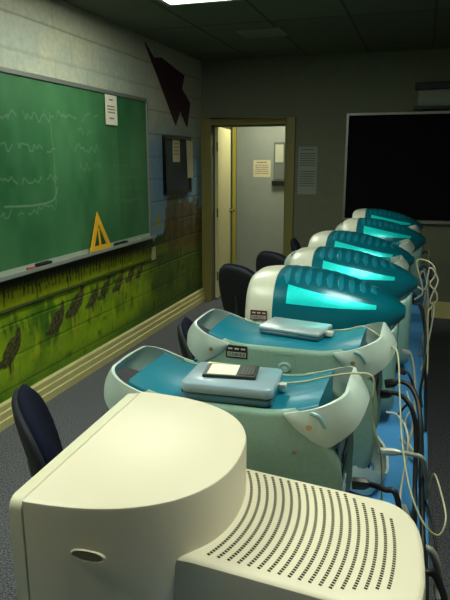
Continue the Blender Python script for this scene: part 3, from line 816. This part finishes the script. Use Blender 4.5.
def make_display():
    t = thing('computer_display', (0, 0, 0), 'x', 'display')
    A = [2*PI*k/56 for k in range(56)]
    m = MB(); R = []
    for x, sc in ((0, .93), (.003, .96), (.010, .985), (.024, 1.), (.05, 1.), (.08, 1.), (.0935, 1.), (.0945, .99)):
        R.append([(x, y*sc, .28+(z-.28)*sc) for (_, y, z) in (sec(min(x, .109), a) for a in A)])
    # bezel bottom stays square with the foot
    m.grid(R, True, True); bz_ = m.build('front_bezel', M_bezel, t, smooth=True, angle=50)
    MB().box(-.003, .004, -.125, .125, .14, .43).build('screen', M_screen, bz_)
    m = MB(); R = []
    xs = list(np.linspace(.095, .44, 26))+list(np.linspace(.445, .499, 14))
    R.append([(.0945, y*.985, .28+(z-.28)*.985) for (_, y, z) in (sec(.112, a) for a in A)])
    for x in xs: R.append([sec(x, a) for a in A])
    m.grid(R, True, True); m.build('teal_shell', M_shell, t, smooth=True, angle=60)
    # pale lower shell
    m = MB(); R = []
    for x in list(np.linspace(.096, .47, 22))+[.478, .481]:
        zb = np.interp(x, XS, ZB); w_ = np.interp(x, [.11, .25, .38, .47, .481], [.150, .140, .11, .075, .055]); zt = zb+.035 if x < .44 else zb+.015
        row = []
        for a in [2*PI*k/36 for k in range(36)]:
            c, s_ = math.cos(a), math.sin(a)
            row.append((x, w_*math.copysign(abs(c)**.5, c), (zt+.05)/2+(zt-.05)/2*math.copysign(abs(s_)**.4, s_)))
        R.append(row)
    m.grid(R, True, True); m.build('lower_shell', M_lower, t, smooth=True, angle=60)
    m = MB(); m.lathe([(.9, 0), (1, .004), (1, .012), (.55, .022), (.5, .052)], 'z'); m.v = [(.24+x*.19, y*.14, z) for x, y, z in m.v]
    m.build('foot', M_lower, t, smooth=True)
    # raised vent ribs over the top
    m = MB()
    for k in range(9):
        xc = .122+.034*k; wv = .0095
        for (a0, a1) in ((95, 146), (85, 34)) if False else ((91, 129), (89, 51)):
            if k > 6: a1 = a0+(a1-a0)*(1-.2*(k-6))
            R = []
            for q in range(13):
                a = -math.radians(a0+(a1-a0)*q/12)*-1
                e = min(1, math.sin(PI*min(max(q/12, .04), .96))*2.2); row = []
                for dx, g in ((-wv*e, -.001), (-wv*e*.85, .0012), (wv*e*.85, .0012), (wv*e, -.001)):
                    row.append(sec(xc+dx+.010*(abs(q/12)), a, g))
                R.append(row)
            m.grid(R, True, True)
    m.build('vents', M_rib, t, smooth=True, angle=12)
    # perforated inner shield on both sides, lamp reflection painted in as bright cyan
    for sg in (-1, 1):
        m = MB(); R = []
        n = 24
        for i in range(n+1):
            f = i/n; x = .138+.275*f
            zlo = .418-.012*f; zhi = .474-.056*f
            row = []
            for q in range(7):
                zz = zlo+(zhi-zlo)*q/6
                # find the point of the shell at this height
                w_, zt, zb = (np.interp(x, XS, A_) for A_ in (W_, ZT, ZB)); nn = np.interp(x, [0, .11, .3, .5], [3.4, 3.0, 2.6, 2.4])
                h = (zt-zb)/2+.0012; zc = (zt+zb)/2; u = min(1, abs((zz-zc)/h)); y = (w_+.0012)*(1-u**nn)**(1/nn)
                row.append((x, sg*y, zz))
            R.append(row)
        m.grid(R); m.build('shield_glare', M_shield_glare, t, smooth=True, angle=180)
    return t
DW = [((-.525, 1.975, TZ), 0, 'teal display with white front, nearest of the row, directly behind the silver drive', 1),
      ((-.492, 2.475, TZ), 0, 'teal display with white front, second in the row, sticker half hidden behind the first', 2),
      ((-.515, 3.10, TZ), -6, 'teal display with duller glare on its side panel and no sticker, third in the row', 0),
      ((-.460, 3.84, TZ), 0, 'teal display fourth in the row, white front with red sticker near the far end', 2),
      ((-.480, 4.62, TZ), 0, 'furthest teal display in the row, mostly hidden behind the fourth', 0)]
dp0 = make_display()
dps = []
for i, (p, a, lb, st) in enumerate(DW):
    o = dp0 if i == 0 else copy_tree(dp0); dps.append(o)
    o.location = p; o.rotation_euler = (0, 0, math.radians(a)); tag(o, lb, 'display', 'teal displays on the table')
for o, (p, a, lb, st) in zip(dps, DW):
    if st:
        bzl = [c for c in o.children if c.name.startswith('front_bezel')][0]
        sticker(bzl, .052, -.1675, .375+(.0 if st == 1 else .035), .055, .032, M_stk_red)

# ------------------------------------------------------------------ things on the towers
def rbox(hx, hy, z0, z1, r=.012, inset=.003):
    m = MB(); R = []
    for z, i in ((z0, inset), (z0+.003, 0), (z1-.003, 0), (z1, inset)):
        row = []
        for cx, cy, a0 in ((hx-r, hy-r, 0), (-hx+r, hy-r, 90), (-hx+r, -hy+r, 180), (hx-r, -hy+r, 270)):
            for k in range(6):
                a = math.radians(a0+18*k); row.append((cx+(r-i)*math.cos(a), cy+(r-i)*math.sin(a), z))
        R.append(row)
    return m.grid(R, True, True)
zt1 = TZ+.3905
t = thing('external_drive', (-.345, 1.118, zt1), 'thick teal grey external drive on the nearest tower, with a cartridge on top', 'external drive', rz=math.radians(3))
rbox(.092, .064, 0, .017, .016).build('lower_case', M_drive2, t, smooth=True, angle=50)
rbox(.094, .066, .017, .038, .016).build('upper_case', M_drive, t, smooth=True, angle=50)
MB().box(-.0955, -.0935, -.05, .05, .010, .020).build('disc_slot', M_black, t)
MB().box(.0925, .108, .012, .030, .012, .022).build('cable_plug', M_cwhite, t, bevel=.002)
t = thing('disc_cartridge', (-.352, 1.128, zt1+.038), 'dark cartridge with a white label lying on the thick external drive', 'cartridge', rz=math.radians(8))
MB().box(-.055, .055, -.036, .036, 0, .007).build('shell', M_card, t, bevel=.0015)
MB().box(-.046, .014, -.031, .030, .007, .0076).build('paper_label', M_paper, t)
g = MB(); g.box(.020, .050, -.028, .028, .007, .0078)
g.build('shutter', M_black, t)
g = MB()
for k in range(4): g.box(.023+.007*k, .027+.007*k, -.024, .024, .0078, .0082)
g.build('shutter_grooves', mat('shutter_grey', (66, 70, 64), .4), t)
tag(MB().box(-.420, -.352, 1.166, 1.180, zt1+.0381, zt1+.0386).build('paper_slip', M_paper_cream), 'small cream paper slip behind the cartridge on the thick drive', 'paper')
t = thing('external_drive', (-.310, 1.590, zt1), 'slim silver external drive on the tower with the barcode sticker', 'external drive', rz=math.radians(-11))
rbox(.088, .053, 0, .012, .008).build('lower_case', M_drive2, t, smooth=True, angle=50)
rbox(.090, .055, .012, .024, .008).build('upper_case', M_silver, t, smooth=True, angle=50)
MB().box(.089, .109, -.008, .012, .006, .018).build('cable_plug', M_cwhite, t, bevel=.002)

# ------------------------------------------------------------------ cables along the rear of the table
def cable(name, pts, r, m, label, plug=None, n=10, cat='cable'):
    if plug is None:
        return tag(MB().tube(spline(pts, n), r, 8).build(name, m, smooth=True, angle=80), label, cat, 'cables behind the computers')
    t = thing(name, pts[0], label, cat, 'cables behind the computers')
    o = Vector(pts[0])
    MB().tube([p-o for p in spline(pts, n)], r, 8).build('cord', m, t, smooth=True, angle=80)
    for (e, L_, pr, pm) in plug:
        P = [Vector(p) for p in pts]; a, b = (P[0], P[1]) if e == 0 else (P[-1], P[-2])
        d_ = (b-a).normalized()
        MB().tube([a-o+d_*.001, a-o+d_*L_*.7, a-o+d_*L_], [pr, pr, pr*.6], 8).build('plug', pm, t, smooth=True)
    return t
# >>cables
cable('power_cord', [(-0.095, 1.130, 0.960), (-0.064, 1.130, 0.963), (-0.031, 1.110, 0.969), (-0.003, 1.100, 0.952), (0.020, 1.060, 0.775), (0.050, 1.055, 0.752), (0.060, 1.090, 0.751)], 0.0058, M_cblack, 'black power cord plugged into the rear of the tower nearest the beige computer', [(0, 0.034, 0.0125, M_black)])
cable('power_cord', [(-0.058, 1.520, 1.035), (-0.016, 1.520, 1.046), (0.015, 1.500, 1.030), (0.033, 1.440, 0.987), (0.045, 1.370, 0.870), (0.054, 1.280, 0.775), (0.060, 1.170, 0.751), (0.062, 1.070, 0.751)], 0.0062, M_cblack, 'upper thick black cord bending down from the tower with the barcode sticker', [(0, 0.030, 0.0120, M_black)])
cable('power_cord', [(-0.070, 1.550, 0.994), (-0.024, 1.550, 1.000), (0.011, 1.520, 0.978), (0.027, 1.500, 0.922), (0.032, 1.460, 0.830), (0.036, 1.380, 0.765), (0.040, 1.150, 0.752)], 0.006, M_cblack, 'lower thick black cord bending down from the tower with the barcode sticker', [(0, 0.030, 0.0120, M_black)])
cable('usb_cable', [(-0.200, 1.575, 1.152), (-0.165, 1.570, 1.158), (-0.120, 1.560, 1.172), (-0.049, 1.500, 1.148), (-0.029, 1.440, 1.140), (-0.016, 1.360, 1.060), (-0.005, 1.280, 0.998), (0.016, 1.180, 0.945), (0.046, 1.120, 0.906), (0.076, 1.120, 0.883), (0.089, 1.140, 0.907), (0.082, 1.200, 0.923), (0.068, 1.300, 0.918), (0.066, 1.520, 0.755), (0.050, 1.750, 0.753), (0.040, 2.000, 0.750)], 0.002, M_cbeige, 'thin pale cable from the slim silver drive, looping low past the table edge', None)
cable('usb_cable', [(-0.242, 1.152, 1.150), (-0.200, 1.155, 1.158), (-0.155, 1.160, 1.172), (-0.100, 1.165, 1.183), (-0.066, 1.160, 1.176), (-0.066, 1.170, 1.091), (-0.049, 1.170, 1.032), (-0.040, 1.180, 0.972), (-0.030, 1.200, 0.765), (-0.010, 1.220, 0.749)], 0.0022, M_cbeige, 'thin pale cable from the thick drive over the rear handle of the nearest tower', None)
cable('video_cable', [(-0.057, 1.340, 0.934), (-0.021, 1.340, 0.937), (0.015, 1.340, 0.938), (0.047, 1.340, 0.923), (0.062, 1.440, 0.775), (0.058, 1.560, 0.765), (0.035, 1.680, 0.765), (-0.010, 1.740, 0.785)], 0.0055, M_cgrey, 'thick grey video cable with metal plug lying behind the second tower', [(0, 0.050, 0.0095, M_plugm)])
cable('thick_cable', [(0.010, 1.420, 0.754), (0.030, 1.330, 0.754), (0.055, 1.270, 0.754), (0.076, 1.258, 0.751), (0.093, 1.269, 0.700), (0.104, 1.302, 0.620), (0.118, 1.350, 0.450)], 0.0085, M_cgrey, 'thick pale grey cable hanging over the table edge beside the beige computer', None)
cable('thick_cable', [(0.000, 1.300, 0.771), (0.030, 1.220, 0.767), (0.055, 1.180, 0.755), (0.078, 1.186, 0.748), (0.099, 1.223, 0.690), (0.116, 1.284, 0.600), (0.134, 1.356, 0.420)], 0.008, M_cblack, 'thick black cable hanging over the table edge beside the beige computer', None)
cable('loose_plug_lead', [(0.055, 1.500, 0.751), (0.075, 1.400, 0.749), (0.088, 1.330, 0.715), (0.094, 1.300, 0.665)], 0.003, M_cblack, 'short black lead dangling over the table edge with a pale plug', [(-1, -0.050, 0.0110, M_cwhite)])
cable('network_cable', [(-0.022, 1.660, 0.895), (0.003, 1.660, 0.928), (0.027, 1.620, 0.903), (0.040, 1.550, 0.864), (0.050, 1.450, 0.751), (0.063, 1.250, 0.750), (0.066, 1.060, 0.750)], 0.0036, M_cblack, 'thin black cable running along the table edge from the second tower', None)
cable('network_cable', [(-0.053, 1.600, 0.924), (-0.021, 1.600, 0.917), (0.009, 1.550, 0.874), (0.000, 1.450, 0.751), (0.020, 1.300, 0.749), (-0.010, 1.200, 0.749)], 0.0032, M_cwhite, 'white cable curling down from the back of the second tower', None)
cable('network_cable', [(-0.005, 1.950, 0.860), (0.020, 1.920, 0.800), (0.035, 1.850, 0.751), (0.030, 1.750, 0.749), (0.010, 1.820, 0.749), (0.000, 1.980, 0.749), (0.030, 2.100, 0.749)], 0.0034, M_cwhite, 'white cable bent in a V on the blue table beside the nearest display', None)
cable('video_cable', [(-0.030, 2.000, 0.980), (-0.000, 2.000, 0.970), (0.020, 1.970, 0.880), (0.025, 1.900, 0.780), (0.012, 1.780, 0.757), (0.005, 1.700, 0.751)], 0.0048, M_cgrey, 'grey video cable falling from the tail of the nearest display', [(0, 0.030, 0.0090, M_plugm)])
cable('power_cord', [(-0.035, 1.920, 0.940), (0.000, 1.910, 0.930), (0.032, 1.880, 0.840), (0.045, 1.780, 0.765), (0.050, 1.600, 0.751), (0.052, 1.400, 0.751)], 0.0042, M_cblack, 'thin black cord falling from the tail of the nearest display', [(0, 0.026, 0.0100, M_black)])
cable('video_cable', [(0.000, 2.500, 1.030), (0.030, 2.500, 1.020), (0.050, 2.470, 0.920), (0.055, 2.400, 0.800), (0.045, 2.250, 0.753), (0.050, 2.100, 0.751)], 0.0045, M_cblack, 'black cable falling from the tail of the second display', None)
cable('network_cable', [(0.000, 2.620, 1.020), (0.030, 2.620, 1.060), (-0.002, 2.620, 1.182), (0.038, 2.620, 1.189), (0.067, 2.600, 1.168), (0.073, 2.600, 1.131), (0.056, 2.600, 1.096), (0.082, 2.600, 1.063), (0.089, 2.600, 1.029), (0.068, 2.600, 0.993), (0.058, 2.580, 0.963), (0.070, 2.500, 0.755), (0.050, 2.300, 0.750)], 0.0038, M_cbeige, 'twisted pale yellow cable tangle hanging at the rear of the third tower', None)
cable('network_cable', [(-0.000, 2.780, 1.050), (0.040, 2.760, 1.040), (0.054, 2.720, 1.143), (0.090, 2.720, 1.092), (0.074, 2.720, 1.033), (0.065, 2.720, 0.992), (0.084, 2.720, 0.953), (0.060, 2.660, 0.753), (0.045, 2.500, 0.750)], 0.0036, M_cwhite, 'white cable twisted round the pale yellow one behind the third tower', None)
cable('power_cord', [(-0.010, 2.850, 0.950), (0.020, 2.850, 0.950), (0.050, 2.800, 0.860), (0.062, 2.680, 0.765), (0.064, 2.400, 0.751), (0.064, 2.100, 0.751), (0.063, 1.900, 0.751)], 0.005, M_cblack, 'black cord along the table edge from the third tower', None)
cable('video_cable', [(0.000, 3.150, 1.020), (0.035, 3.150, 1.050), (0.060, 3.120, 0.950), (0.066, 3.050, 0.830), (0.050, 2.950, 0.755), (0.040, 2.700, 0.751)], 0.005, M_cgrey, 'grey cable arching down behind the third display', None)
cable('power_cord', [(0.005, 3.450, 1.000), (0.040, 3.450, 1.030), (0.075, 3.420, 0.940), (0.085, 3.350, 0.800), (0.090, 3.300, 0.600)], 0.0052, M_cblack, 'black cord hanging past the table edge behind the fourth tower', None)
cable('network_cable', [(0.005, 3.500, 0.950), (0.050, 3.500, 1.000), (0.070, 3.460, 0.900), (0.060, 3.380, 0.800), (0.070, 3.250, 0.750), (0.060, 3.000, 0.750)], 0.0042, M_cbeige, 'pale yellow cable arching behind the fourth tower', None)
cable('power_cord', [(0.020, 4.220, 0.980), (0.055, 4.220, 1.000), (0.085, 4.180, 0.920), (0.100, 4.120, 0.750), (0.100, 4.080, 0.500)], 0.0055, M_cblack, 'black cord hanging past the table edge behind the furthest tower', None)
cable('network_cable', [(0.046, 3.860, 1.060), (0.060, 3.880, 1.050), (0.070, 3.850, 0.950), (0.060, 3.750, 0.820), (0.050, 3.600, 0.750)], 0.0045, M_cgrey, 'grey cable dropping from the tail of the fourth display', None)
# <<cables

# ------------------------------------------------------------------ camera and light
f, vx, vy = 600., 425., 160.
yv = Vector(((vx-225)/f, (300-vy)/f, 1)).normalized(); p = math.atan((300-vy)/f)
zc = Vector((0, math.cos(p), -math.sin(p))); xc = zc.cross(yv); xc = xc if xc.x > 0 else -xc
cam = bpy.data.cameras.new('camera'); co = bpy.data.objects.new('camera', cam); C.objects.link(co)
cam.sensor_width = 36; cam.sensor_fit = 'AUTO'; cam.lens = 36*f/600; cam.clip_start = .02
# rows of (world axes in camera coordinates) give the camera-to-world matrix
Mw = Matrix((xc, yv, zc))                       # world = Mw @ (right, up, forward)
R3 = Matrix(((Mw[0][0], Mw[0][1], -Mw[0][2]), (Mw[1][0], Mw[1][1], -Mw[1][2]), (Mw[2][0], Mw[2][1], -Mw[2][2])))
co.matrix_world = Matrix.Translation((0, 0, 1.6)) @ R3.to_4x4()
S.camera = co
wd = bpy.data.worlds.new('world'); S.world = wd; wd.use_nodes = True
wd.node_tree.nodes['Background'].inputs['Color'].default_value = (0, 0, 0, 1)
S.view_settings.view_transform = 'Standard'; S.view_settings.look = 'None'; S.view_settings.gamma = 1; S.view_settings.exposure = 0
S.cycles.max_bounces = 6; S.cycles.diffuse_bounces = 4
